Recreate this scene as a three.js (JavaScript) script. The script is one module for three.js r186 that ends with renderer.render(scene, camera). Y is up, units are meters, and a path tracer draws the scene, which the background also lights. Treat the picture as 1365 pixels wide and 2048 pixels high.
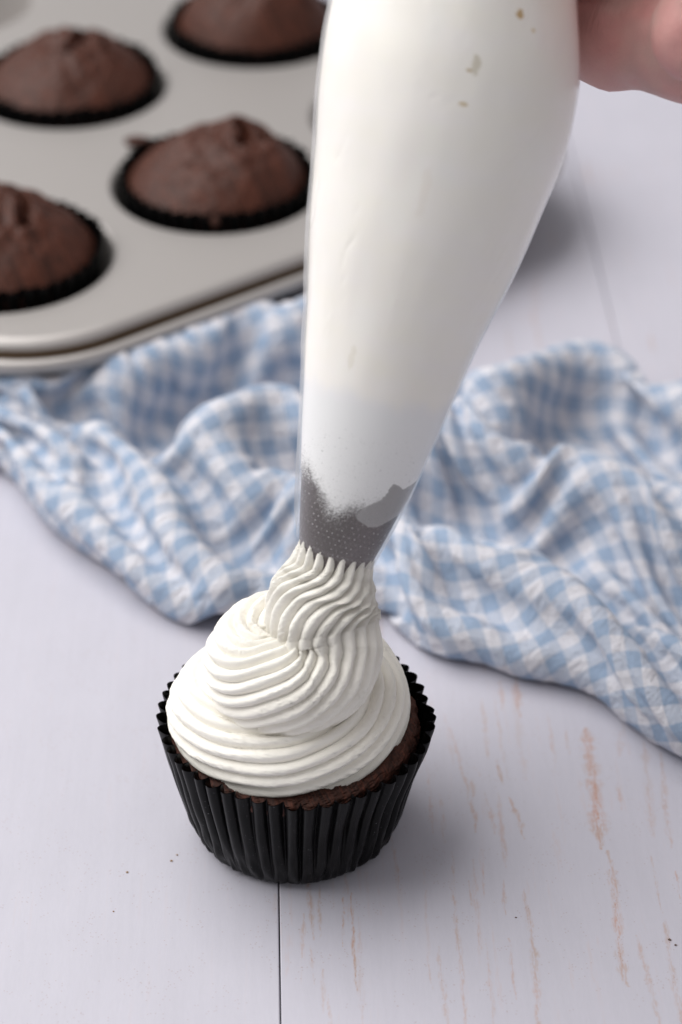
import * as THREE from 'three';
import { mergeGeometries } from 'three/addons/utils/BufferGeometryUtils.js';
import { RectAreaLightUniformsLib } from 'three/addons/lights/RectAreaLightUniformsLib.js';
import { createNoise3D } from 'simplex-noise';

// ---------------------------------------------------------------- camera, light, exposure
const scene = new THREE.Scene();
const camera = new THREE.PerspectiveCamera(25.1, 682 / 1024, 0.02, 20);
camera.position.set(0.0119, 0.4193, 0.4435);
camera.rotation.set(-35.8 * Math.PI / 180, 0, 0);
camera.focus = 0.572;
camera.userData.fStop = 7.8;
const renderer = new THREE.WebGLRenderer({ antialias: true });
renderer.toneMapping = THREE.LinearToneMapping;
renderer.toneMappingExposure = 1.2;
renderer.shadowMap.enabled = true;
renderer.setSize(682, 1024);
scene.background = new THREE.Color().setRGB(0.30, 0.297, 0.303);   // pale room all round
RectAreaLightUniformsLib.init();
const WINDOW = { at: [-0.95, 1.4, -0.40], look: [0, 0.03, -0.05], w: 2.1, h: 1.8, power: 2.85 };
const windowLight = new THREE.RectAreaLight(new THREE.Color().setRGB(1.0, 0.985, 0.965), WINDOW.power, WINDOW.w, WINDOW.h);
windowLight.name = 'window_daylight';
windowLight.position.set(...WINDOW.at);
windowLight.lookAt(...WINDOW.look);
scene.add(windowLight);

// ---------------------------------------------------------------- helpers
function rngOf(seed) { let s = seed | 0; return () => { s = (s + 0x6d2b79f5) | 0; let t = Math.imul(s ^ (s >>> 15), 1 | s); t = (t + Math.imul(t ^ (t >>> 7), 61 | t)) ^ t; return ((t ^ (t >>> 14)) >>> 0) / 4294967296; }; }
const noise3 = createNoise3D(rngOf(77));
const fbm = (x, y, z, o = 4) => { let s = 0, a = 0.5; for (let i = 0; i < o; i++) { s += a * noise3(x, y, z); x *= 2.03; y *= 2.03; z *= 2.03; a *= 0.5; } return s; };
const clamp = THREE.MathUtils.clamp, lerp = THREE.MathUtils.lerp, ss = (a, b, x) => { const t = clamp((x - a) / (b - a), 0, 1); return t * t * (3 - 2 * t); };
const V = (x, y, z) => new THREE.Vector3(x, y, z);
const taken = {};
function numbered(name) { const n = taken[name] = (taken[name] ?? -1) + 1; return n ? name + '_' + String(n).padStart(3, '0') : name; }
function thing(name, label, category, pos = [0, 0, 0], group) {
  const o = new THREE.Group(); o.name = numbered(name); o.position.set(...pos); o.userData = { label, category };
  if (group) o.userData.group = group;
  scene.add(o); return o;
}
function part(parent, name, geo, mat, label) {
  const m = new THREE.Mesh(geo, mat); m.name = name; m.castShadow = m.receiveShadow = true;
  if (label) m.userData.label = label;
  parent.add(m); return m;
}
// piecewise-linear-with-smoothing table lookup (Catmull-Rom) : rows [x, a, b, ...]
function table(rows) {
  return (x, c = 1) => {
    let i = 0; while (i < rows.length - 2 && x > rows[i + 1][0]) i++;
    const p1 = rows[i], p2 = rows[i + 1], p0 = rows[Math.max(0, i - 1)], p3 = rows[Math.min(rows.length - 1, i + 2)];
    const t = clamp((x - p1[0]) / (p2[0] - p1[0]), 0, 1), d = p2[0] - p1[0];
    const m1 = p2[0] === p0[0] ? 0 : (p2[c] - p0[c]) / (p2[0] - p0[0]) * d, m2 = p3[0] === p1[0] ? 0 : (p3[c] - p1[c]) / (p3[0] - p1[0]) * d;
    const t2 = t * t, t3 = t2 * t;
    return (2 * t3 - 3 * t2 + 1) * p1[c] + (t3 - 2 * t2 + t) * m1 + (-2 * t3 + 3 * t2) * p2[c] + (t3 - t2) * m2;
  };
}
// grid surface: fn(u, v) -> Vector3, u around (closed or not), v along
function grid(nu, nv, fn, closed = false, uvs = [1, 1]) {
  const pos = new Float32Array((nu + 1) * (nv + 1) * 3), uv = new Float32Array((nu + 1) * (nv + 1) * 2), idx = [];
  for (let j = 0; j <= nv; j++) for (let i = 0; i <= nu; i++) {
    const k = j * (nu + 1) + i, p = fn((closed && i === nu ? 0 : i) / nu, j / nv);
    pos[k * 3] = p.x; pos[k * 3 + 1] = p.y; pos[k * 3 + 2] = p.z; uv[k * 2] = i / nu * uvs[0]; uv[k * 2 + 1] = j / nv * uvs[1];
  }
  for (let j = 0; j < nv; j++) for (let i = 0; i < nu; i++) { const a = j * (nu + 1) + i, b = a + 1, c = a + nu + 1, d = c + 1; idx.push(a, b, d, a, d, c); }
  const g = new THREE.BufferGeometry();
  g.setAttribute('position', new THREE.BufferAttribute(pos, 3)); g.setAttribute('uv', new THREE.BufferAttribute(uv, 2)); g.setIndex(idx);
  g.computeVertexNormals();
  if (closed) { const n = g.attributes.normal; for (let j = 0; j <= nv; j++) { const a = j * (nu + 1), b = a + nu, v = V(n.getX(a) + n.getX(b), n.getY(a) + n.getY(b), n.getZ(a) + n.getZ(b)).normalize(); n.setXYZ(a, v.x, v.y, v.z); n.setXYZ(b, v.x, v.y, v.z); } }
  return g;
}
function dataTex(w, h, fn, srgb = true, repeat = true) {
  const d = new Uint8Array(w * h * 4);
  for (let y = 0; y < h; y++) for (let x = 0; x < w; x++) { const c = fn(x / w, y / h, x, y), k = (y * w + x) * 4; d[k] = clamp(c[0], 0, 1) * 255; d[k + 1] = clamp(c[1], 0, 1) * 255; d[k + 2] = clamp(c[2], 0, 1) * 255; d[k + 3] = 255; }
  const t = new THREE.DataTexture(d, w, h); t.magFilter = THREE.LinearFilter; t.minFilter = THREE.LinearFilter;
  if (repeat) t.wrapS = t.wrapT = THREE.RepeatWrapping;
  if (srgb) t.colorSpace = THREE.SRGBColorSpace;
  t.needsUpdate = true; return t;
}
const fineNoise = dataTex(512, 512, (u, v, x, y) => { const a = 2 * Math.PI * u, b = 2 * Math.PI * v, n = 0.5 + 0.5 * fbm(Math.cos(a) * 9 + 30, Math.sin(a) * 9 + Math.cos(b) * 9, Math.sin(b) * 9, 4); return [n, n, n]; }, false);

// ---------------------------------------------------------------- the window that lights the table (outside the picture, to the left)
{
  const w = thing('window', 'tall window with white frame beyond the left edge of the table', 'window', WINDOW.at);
  w.lookAt(...WINDOW.look);
  const bar = (sx, sy, x, y) => new THREE.BoxGeometry(sx, sy, 0.03).translate(x, y, -0.03);
  const W2 = WINDOW.w / 2, H2 = WINDOW.h / 2;
  part(w, 'pane', new THREE.PlaneGeometry(WINDOW.w, WINDOW.h).translate(0, 0, -0.02), new THREE.MeshStandardMaterial({ color: 0x999999, emissive: 0xffffff, emissiveIntensity: 0.6, roughness: 0.3 }));
  part(w, 'frame', mergeGeometries([bar(WINDOW.w + 0.14, 0.07, 0, H2 + 0.035), bar(WINDOW.w + 0.14, 0.07, 0, -H2 - 0.035), bar(0.07, WINDOW.h, W2 + 0.035, 0), bar(0.07, WINDOW.h, -W2 - 0.035, 0)]), new THREE.MeshStandardMaterial({ color: 0xeeeeee, roughness: 0.5 }));
}

// ---------------------------------------------------------------- table of white painted planks
const TILT = 0.0316, JOINT = -0.0047, PW = 0.12;     // planks run almost straight away from the viewer
{
  const Z0 = 0.09, L = 0.5;                            // the stretch of a plank that one texture covers: z from Z0 back to Z0 - L
  const right = [[[42.6, -34.5, 43.8, -28.5, 45.2, -16.7, 46.9, -0.6, 47.0, 6.7], 0.76, 0.6], [[48.7, -18.6, 50.2, -12.8], 0.52, 0.5], [[50.4, -8.1, 52.0, 7.6], 1.01, 0.5], [[54.5, -21.1, 55.9, -10.9], 0.78, 0.7],
    [[56.4, -6.2, 58.3, 1.2, 59.1, 9.5], 1.14, 0.7], [[63.2, -56.1, 62.4, -38.5], 1.35, 0.8], [[58.3, -54.0, 58.3, -41.6], 1.08, 0.4], [[69.9, -30.5, 70.4, -22.5], 0.53, 0.6], [[74.8, -32.5, 74.4, -22.5], 0.79, 0.6],
    [[80.3, -33.5, 79.8, -12.8, 79.2, 3.1, 79.1, 13.9], 2.3, 0.9], [[86.3, -10.0, 86.4, -0.6], 1.03, 0.6], [[89.4, -31.5, 88.5, -21.5], 1.45, 0.3], [[95.5, -27.5, 93.5, 1.2, 92.8, 10.4], 1.26, 0.35],
    [[99.5, -22.5, 97.6, -0.6, 97.4, 13.9], 1.01, 0.5], [[96.7, 22.7, 96.8, 32.2], 0.61, 0.8], [[40.1, 13.9, 39.7, 24.5, 39.4, 41.4, 39.5, 56.7, 39.0, 76.6], 0.7, 0.5], [[43.7, 24.5, 43.7, 33.0], 0.37, 0.5],
    [[47.6, 18.4, 46.9, 30.5], 0.61, 0.5], [[46.4, 44.6, 46.0, 76.6], 0.58, 0.4], [[52.4, 24.5, 52.0, 36.4], 0.85, 0.5], [[52.1, 44.6, 51.8, 64.5], 0.59, 0.5], [[57.3, 27.9, 57.8, 51.1, 56.4, 76.6], 1.04, 0.6],
    [[80.6, 14.8, 80.5, 27.9, 79.3, 41.4, 78.8, 59.0, 79.7, 61.4], 1.29, 0.7], [[83.7, 44.6, 84.7, 59.0, 85.4, 76.6], 0.81, 0.5], [[91.7, 39.7, 91.2, 47.1, 90.6, 76.6], 1.16, 0.5], [[13.2, 27.9, 13.4, 41.4, 13.6, 60.6], 0.47, 0.9],
    [[32.0, 52.7, 31.8, 60.6], 0.59, 0.4], [[38.4, -8.1, 38.5, 10.4], 0.88, 0.35], [[1.4, 34.6, 0.8, 49.3], 0.76, 0.45], [[3.2, 24.7, 3.2, 39.9], 0.64, 0.4], [[5.5, 25.2, 5.4, 42.5], 0.64, 0.55], [[5.8, 53.6, 5.5, 67.5], 0.98, 0.4], [[11.3, 27.5, 11.0, 45.9], 0.38, 0.9],
    [[70, -210, 70.6, -170], 1.4, 0.5], [[60, -235, 60.2, -190], 1.2, 0.35], [[88, -260, 88, -215], 1.2, 0.3]];
  const left = [[[-0.9, 28.4, -0.9, 46.8], 0.51, 0.35], [[-0.8, 56.9, -0.8, 70.6], 0.61, 0.35], [[-5.6, 27.5, -5.9, 36.4], 1.41, 0.18]];
  function plankMaps(seed, x0, list, wild) {
    const W = 512, H = 2048, worn = new Float32Array(W * H), r = rngOf(seed), all = list.map((s) => [...s]);
    for (let k = 0; k < wild; k++) { const x = x0 * 1000 + 4 + r() * 112, z = 90 - r() * 490, len = 8 + r() * 30; all.push([[x, z, x + (r() - 0.5) * 2, z - len], 0.3 + r() * 0.9, 0.2 + r() * 0.45]); }
    for (const [pts, width, alpha] of all) {
      for (let s = 0; s + 3 < pts.length; s += 2) {
        const xa = pts[s], za = pts[s + 1], xb = pts[s + 2], zb = pts[s + 3], zl = Math.min(za, zb), zh = Math.max(za, zb);
        const y0 = Math.floor((Z0 * 1000 - zh) / (L * 1000) * H), y1 = Math.ceil((Z0 * 1000 - zl) / (L * 1000) * H);
        for (let y = Math.max(0, y0); y <= Math.min(H - 1, y1); y++) {
          const z = Z0 * 1000 - y / H * L * 1000, f = (z - za) / (zb - za || 1), first = pts[1], last = pts[pts.length - 1], e = Math.min(Math.abs(z - first), Math.abs(z - last));
          const cx = lerp(xa, xb, f) + 0.35 * noise3(z * 0.12, xa, 3) + 0.12 * noise3(z * 0.7, xa, 9), w = width * 1.05 * (0.35 + 0.65 * ss(0, 7, e)) * (0.8 + 0.5 * noise3(z * 0.25, xa * 3, 5));
          if (w < 0.03) continue;
          const px = (cx / 1000 - x0) / PW * W, pw = w / 1000 / PW * W;
          for (let x = Math.max(0, Math.floor(px - pw * 2 - 2)); x <= Math.min(W - 1, px + pw * 2 + 2); x++) {
            const d = Math.abs(x - px) / pw, g = 0.42 + 0.6 * noise3(x * 0.4, y * 0.035, seed) + 0.55 * noise3(x * 0.9, y * 0.16, seed + 4) + 0.3 * noise3(x * 0.05, y * 0.02, seed + 9), a = alpha * 1.05 * (1 - ss(0.0, 1.4, d)) * clamp(0.1 + g, 0, 1);
            worn[y * W + x] = Math.max(worn[y * W + x], a);
          }
        }
      }
    }
    const map = dataTex(W, H, (u, v, x, y) => {
      const X = u * PW * 1000, Z = v * L * 1000;
      const streak = fbm(X * 0.35, Z * 0.018, seed, 3), mottle = fbm(X * 0.05, Z * 0.03, seed + 20, 3), grain = noise3(X * 2.6, Z * 0.25, seed + 7), speck = noise3(X * 2.2, Z * 2.2, seed + 2);
      let c = [0.757, 0.749, 0.79], k = 1 + 0.012 * streak + 0.012 * mottle + 0.007 * grain + 0.005 * speck;
      const faint = wild ? ss(0.28, 0.6, streak + 0.25 * mottle) * 0.16 * clamp(0.5 + grain, 0, 1) : ss(0.35, 0.7, streak) * 0.05;
      const a = clamp(worn[y * W + x] * 1.0 + faint, 0, 1), tan = [0.72 + 0.05 * mottle, 0.585, 0.535];
      const dot = speck > 0.86 && noise3(X * 0.11, Z * 0.09, seed + 50) > 0.25 ? 0.12 : 0;
      return [0, 1, 2].map((i) => lerp(c[i] * k, tan[i], a) - dot * [0.6, 1, 1.2][i]);
    });
    map.wrapT = THREE.MirroredRepeatWrapping; map.wrapS = THREE.ClampToEdgeWrapping;
    return new THREE.MeshStandardMaterial({ map, roughness: 0.5, bumpMap: map, bumpScale: 0.00012 });
  }
  const leftMat = plankMaps(11, JOINT - PW, left, 0), rightMat = plankMaps(12, JOINT, right, 80), genericA = plankMaps(13, 0, [], 60), genericB = plankMaps(14, 0, [], 30);
  const t = new THREE.Group(); t.name = 'tabletop'; t.userData = { label: 'white painted plank tabletop with worn tan grain streaks', category: 'table', kind: 'structure' };
  t.rotation.y = TILT; scene.add(t);
  const zFront = 0.4, zBack = -1.1, c = 0.0003, gap = 0.00016;
  const prof = [[gap, -0.018], [gap, -c * 1.2], [gap + c * 0.35, -c * 0.35], [gap + c, 0]];
  const outline = [...prof, ...prof.slice().reverse().map(([x, y]) => [PW - x, y])];
  function plankGeo() {
    const p = [], uv = [], idx = [], put = (x, y, z) => { p.push(x, y, z); uv.push(x / PW, (Z0 - z) / L); return p.length / 3 - 1; };
    for (let i = 0; i < outline.length; i++) {
      const [x0, y0] = outline[i], [x1, y1] = outline[(i + 1) % outline.length], a = put(x0, y0, zFront), b = put(x1, y1, zFront), d = put(x1, y1, zBack), e = put(x0, y0, zBack);
      idx.push(a, d, b, a, e, d);
    }
    for (const z of [zFront, zBack]) { const s = p.length / 3; outline.forEach(([x, y]) => put(x, y, z)); for (let i = 1; i < outline.length - 1; i++) idx.push(...(z === zFront ? [s, s + i, s + i + 1] : [s, s + i + 1, s + i])); }
    const g = new THREE.BufferGeometry(); g.setAttribute('position', new THREE.Float32BufferAttribute(p, 3)); g.setAttribute('uv', new THREE.Float32BufferAttribute(uv, 2)); g.setIndex(idx);
    const f = g.toNonIndexed(); f.computeVertexNormals(); return f;
  }
  const pg = plankGeo();
  for (let k = -4; k <= 4; k++) part(t, 'plank', pg, k === 0 ? rightMat : k === -1 ? leftMat : k % 2 ? genericB : genericA).position.x = JOINT + k * PW;
  part(t, 'underboard', new THREE.BoxGeometry(9.2 * PW, 0.01, 1.5).translate(JOINT + 0.5 * PW, -0.0232, -0.35), new THREE.MeshStandardMaterial({ color: 0x2a2624, roughness: 0.9 }));
}

// ---------------------------------------------------------------- bag axis (needed by frosting and bag)
const TIP = V(0.0098, 0.0803, -0.004), AX = V(0.2266, 0.885, -0.407).normalize(), ER = V(1, 0, 0).addScaledVector(AX, -AX.x).normalize(), EF = ER.clone().cross(AX).normalize();
if (EF.z < 0) EF.negate();
const TEETH = 20;

// ---------------------------------------------------------------- paper case and cake
const paperSpecks = dataTex(1024, 256, (u, v, x, y) => { const n = noise3(u * 320, v * 70, 3), big = noise3(u * 14, v * 3, 8); const s = n > 0.87 - 0.05 * big ? ss(0.85, 1, n) * 0.6 : 0, b = 0.035 + s; return [b, b, b * 1.02]; });
const paperMat = new THREE.MeshPhysicalMaterial({ map: paperSpecks, roughness: 0.34, specularIntensity: 0.24, side: THREE.DoubleSide });
paperMat.color.setRGB(1.0, 1.0, 1.02);
const caseProfile = table([[0, 0.0234], [0.035, 0.0252], [0.1, 0.0266], [0.24, 0.0283], [0.5, 0.0302], [0.8, 0.0322], [1, 0.0336]]);
function caseGeo(seed, flare = 1, N = 50, H = 0.0368) {
  const r = rngOf(seed), jit = [], amp = [], lift = [];
  for (let k = 0; k <= N; k++) { jit.push((r() - 0.5) * 0.5); amp.push(0.75 + r() * 0.5); lift.push((r() - 0.5)); }
  jit[N] = jit[0]; amp[N] = amp[0]; lift[N] = lift[0];
  const fn = (inset) => (u, v) => {
    const k = Math.floor(u * N) % N, f0 = u * N - Math.floor(u * N), f = clamp(f0 + jit[k] * f0 * (1 - f0) * 1.6, 0, 1), ang = u * 2 * Math.PI;
    const fold = Math.pow(Math.sin(Math.PI * Math.pow(f, 0.8)), 0.62);                    // round ridge, sharp inner crease, leaning one way
    const a = lerp(0.0004, 0.0026, Math.pow(ss(0, 0.8, v), 0.8)) * (amp[k] + (amp[k + 1] - amp[k]) * f);
    const dent = 0.00035 * fbm(Math.cos(ang) * 3 + seed, v * 1.6, Math.sin(ang) * 3, 2) * ss(0, 0.15, v) + 0.0007 * noise3(Math.cos(ang) * 12, v * 3, Math.sin(ang) * 12 + seed) * ss(0.5, 0.05, v) * ss(0, 0.08, v);
    const out = flare * ss(0.55, 1, v) * 0.0016 * ss(0.55, 0.9, Math.cos(ang - 5.75 + 6.283 - 6.1));   // opened a little on its right side
    const R = caseProfile(v) + a * (fold - 0.55) + dent + out - inset;
    const twist = 0.006 * noise3(Math.cos(ang) * 6, v * 1.2, Math.sin(ang) * 6 + seed);
    const y = v * H * (1 + 0.02 * lift[k] * v + 0.025 * v * noise3(Math.cos(ang), Math.sin(ang), seed)) + (v === 0 ? 0 : 0);
    return V(R * Math.cos(ang + twist), y, -R * Math.sin(ang + twist));
  };
  const outer = grid(N * 12, 30, fn(0), true), inner = grid(N * 12, 30, fn(0.00022), true);
  const base = new THREE.CircleGeometry(0.0235, 60).rotateX(-Math.PI / 2).translate(0, 0.0003, 0);
  return mergeGeometries([outer, inner, base]);
}
const crumbMap = dataTex(512, 512, (u, v) => {
  const a = 2 * Math.PI * u, b = 2 * Math.PI * v, cx = Math.cos(a) * 7, cy = Math.sin(a) * 7, cz = Math.cos(b) * 7, cw = Math.sin(b) * 7;
  const n = fbm(cx + cw * 0.6, cy + cz, cw - cx * 0.4, 5), m = fbm(cx * 0.3 + 40, cy * 0.3 + cz * 0.3, cw * 0.3, 3), k = 1 + 0.5 * n + 0.35 * m;
  return [0.285 * k, 0.155 * k, 0.113 * k];
});
crumbMap.repeat.set(3, 2);
const cakeMat = new THREE.MeshStandardMaterial({ map: crumbMap, roughness: 0.75, bumpMap: crumbMap, bumpScale: 0.0004 });
const domeMat = new THREE.MeshPhysicalMaterial({ map: crumbMap, roughness: 0.5, bumpMap: crumbMap, bumpScale: 0.0005, specularIntensity: 0.5 });
const sphereUV = (g, s) => { const p = g.attributes.position, uv = g.attributes.uv; for (let i = 0; i < p.count; i++) uv.setXY(i, (p.getX(i) + 0.6 * p.getY(i)) / s, (p.getZ(i) + 0.8 * p.getY(i)) / s); return g; };

const cupcake = thing('cupcake', 'frosted cupcake in glossy black paper case with white swirl, directly under the piping tip', 'cupcake');
part(cupcake, 'paper_case', caseGeo(5), paperMat);
{
  const g = grid(420, 150, (u, v) => {
    const a = u * 2 * Math.PI, rr = v < 0.25 ? lerp(0.0240, 0.0311, v / 0.25) : 0.0319 * Math.sqrt(Math.max(0, 1 - Math.pow((v - 0.25) / 0.75, 2.6))) , y0 = v < 0.25 ? lerp(0.010, 0.0302, v / 0.25) : 0.0308 + 0.0065 * Math.pow((v - 0.25) / 0.75, 0.8) + 0.0016 * ss(0.25, 0.5, v) * ss(0.2, 0.9, Math.cos(a + 0.15));
    const bx = rr * Math.cos(a), bz = rr * Math.sin(a), n = fbm(bx * 170, y0 * 170, bz * 170, 4), n2 = fbm(bx * 900, y0 * 900, bz * 900, 2), wr = Math.abs(noise3(bx * 300, y0 * 300, bz * 300));
    const k = 0.0007 * n + 0.00018 * n2 - 0.00035 * ss(0.12, 0, wr), R = Math.max(0, rr + (v < 0.97 ? k : 0));
    return V(R * Math.cos(a), y0 + k * 0.8 * ss(0.2, 0.3, v), -R * Math.sin(a));
  }, true);
  sphereUV(g, 0.09);
  part(cupcake, 'cake', g, cakeMat);
}
// ---------------------------------------------------------------- frosting: a rope with eighteen ridges laid in two coils that run up into the nozzle
let ridgePhase = 0;
{
  const stations = [  // x, y, z of the rope's middle and its radius, in mm
    [6, 36, -12, 8.5], [1.3, 37, -14, 10.2], [-7, 38, -14.4, 11.2], [-14.8, 38.3, -10, 11.5], [-19.9, 38.3, 0, 11.6], [-14.8, 38.4, 11.6, 11.6], [-1.6, 38.6, 17.9, 11.7], [11.2, 38.8, 12.7, 11.7], [17.2, 39.8, 1, 11.6], [14.6, 42.4, -8.8, 11.2],
    [7, 48, -12.6, 10.8], [-0.4, 53.4, -10.2, 11], [-7.0, 55.8, -4.8, 11.2], [-10.2, 55.4, 2.2, 11.5], [-8.2, 55.4, 9.6, 11.6], [-1.6, 56.6, 13.2, 11.6], [4.2, 57.4, 12.4, 11.7], [8.2, 59.6, 9.4, 11.8], [9.2, 62.8, 6.2, 12.3], [8.1, 66.4, 3.6, 13.0], [7.4, 70.2, 1.5, 13.4], [7.9, 74.1, -0.8, 12.8], [8.9, 77.3, -2.5, 11.2]];
  const pts = stations.map(([x, y, z]) => V(x / 1000, y / 1000, z / 1000)), rad = stations.map((q) => q[3] / 1000);
  const onAxis = (s) => TIP.clone().addScaledVector(AX, s);
  pts.push(onAxis(0)); rad.push(0.0094);
  pts.push(onAxis(0.006)); rad.push(0.0086);
  const curve = new THREE.CatmullRomCurve3(pts, false, 'centripetal'), NV = 900, NU = TEETH * 14;
  const P = [], Tn = [], Rr = [];
  for (let j = 0; j <= NV; j++) {
    const t = j / NV, f = t * (pts.length - 1), i = Math.min(pts.length - 2, Math.floor(f)), q = f - i, h = q * q * (3 - 2 * q);
    P.push(curve.getPoint(t)); Tn.push(curve.getTangent(t)); Rr.push(lerp(rad[i], rad[i + 1], h));
  }
  // frames carried along without turning
  const N0 = V(0, 1, 0); N0.addScaledVector(Tn[0], -N0.dot(Tn[0])).normalize();
  const N = [N0];
  for (let j = 1; j <= NV; j++) { const n = N[j - 1].clone(), ax = Tn[j - 1].clone().cross(Tn[j]); if (ax.length() > 1e-9) { const ang = Math.asin(clamp(ax.length(), 0, 1)); n.applyAxisAngle(ax.normalize(), ang); } n.addScaledVector(Tn[j], -n.dot(Tn[j])).normalize(); N.push(n); }
  const B = Tn.map((t, j) => t.clone().cross(N[j]));
  const twist = (t) => -2.1 * ss(0.08, 0.45, t) - 2.3 * ss(0.45, 0.74, t) + 1.3 * ss(0.77, 0.97, t);
  const bend = Tn.map((t, j) => Tn[Math.min(NV, j + 1)].clone().sub(Tn[Math.max(0, j - 1)]).divideScalar(P[Math.min(NV, j + 1)].distanceTo(P[Math.max(0, j - 1)])));
  for (let k = 0; k < 60; k++) for (let j = 1; j < NV; j++) bend[j].multiplyScalar(0.5).addScaledVector(bend[j - 1], 0.25).addScaledVector(bend[j + 1], 0.25);
  const fn = (u, v) => {
    const j = Math.round(v * NV), a = u * 2 * Math.PI + twist(v), w = TEETH * (u * 2 * Math.PI) / 2;
    const wob = 0.35 * noise3(v * 26, Math.cos(u * 6.283) * 2, Math.sin(u * 6.283) * 2);
    const c = Math.abs(Math.cos(w + wob * 0.6)), lobe = Math.pow(c, 0.75);
    const depth = 0.0021 * ss(0, 0.05, v);
    const p0 = P[j];
    let R = Rr[j] + depth * (lobe - 0.62);
    const foam = ss(0.0, 0.6, noise3(v * 14, u * 5, 31)), pit = noise3(Math.cos(a) * 30, v * 260, Math.sin(a) * 30);
    R += 0.0003 * noise3(v * 18, u * 4, 2) + (0.00006 + 0.00016 * foam) * noise3(Math.cos(a) * 16, v * 170, Math.sin(a) * 16 + 9) - 0.0004 * ss(0.72, 0.9, pit) * (0.3 + 0.7 * foam);
    const d = N[j].clone().multiplyScalar(Math.cos(a)).addScaledVector(B[j], Math.sin(a));
    const kq = d.dot(bend[j]);
    if (kq > 1) { const lim = 0.93 / kq, m = clamp(0.5 + 0.5 * (R - lim) / 0.0016, 0, 1); R = lerp(R, lim, m) - 0.0016 * m * (1 - m); }
    return p0.clone().addScaledVector(d, R);
  };
  const g = grid(NU, NV, fn, true, [4, 40]);
  { // angle of a ridge crest, in the bag's own frame at the tip
    const d = N[NV].clone().multiplyScalar(Math.cos(twist(1))).addScaledVector(B[NV], Math.sin(twist(1)));
    ridgePhase = Math.atan2(d.dot(ER), d.dot(EF));
  }
  const mat = new THREE.MeshPhysicalMaterial({ roughness: 0.55, bumpMap: fineNoise, bumpScale: 0.00014, specularIntensity: 0.6 });
  mat.color.setRGB(0.98, 0.948, 0.875);
  const m = part(cupcake, 'frosting', g, mat);
}

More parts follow.
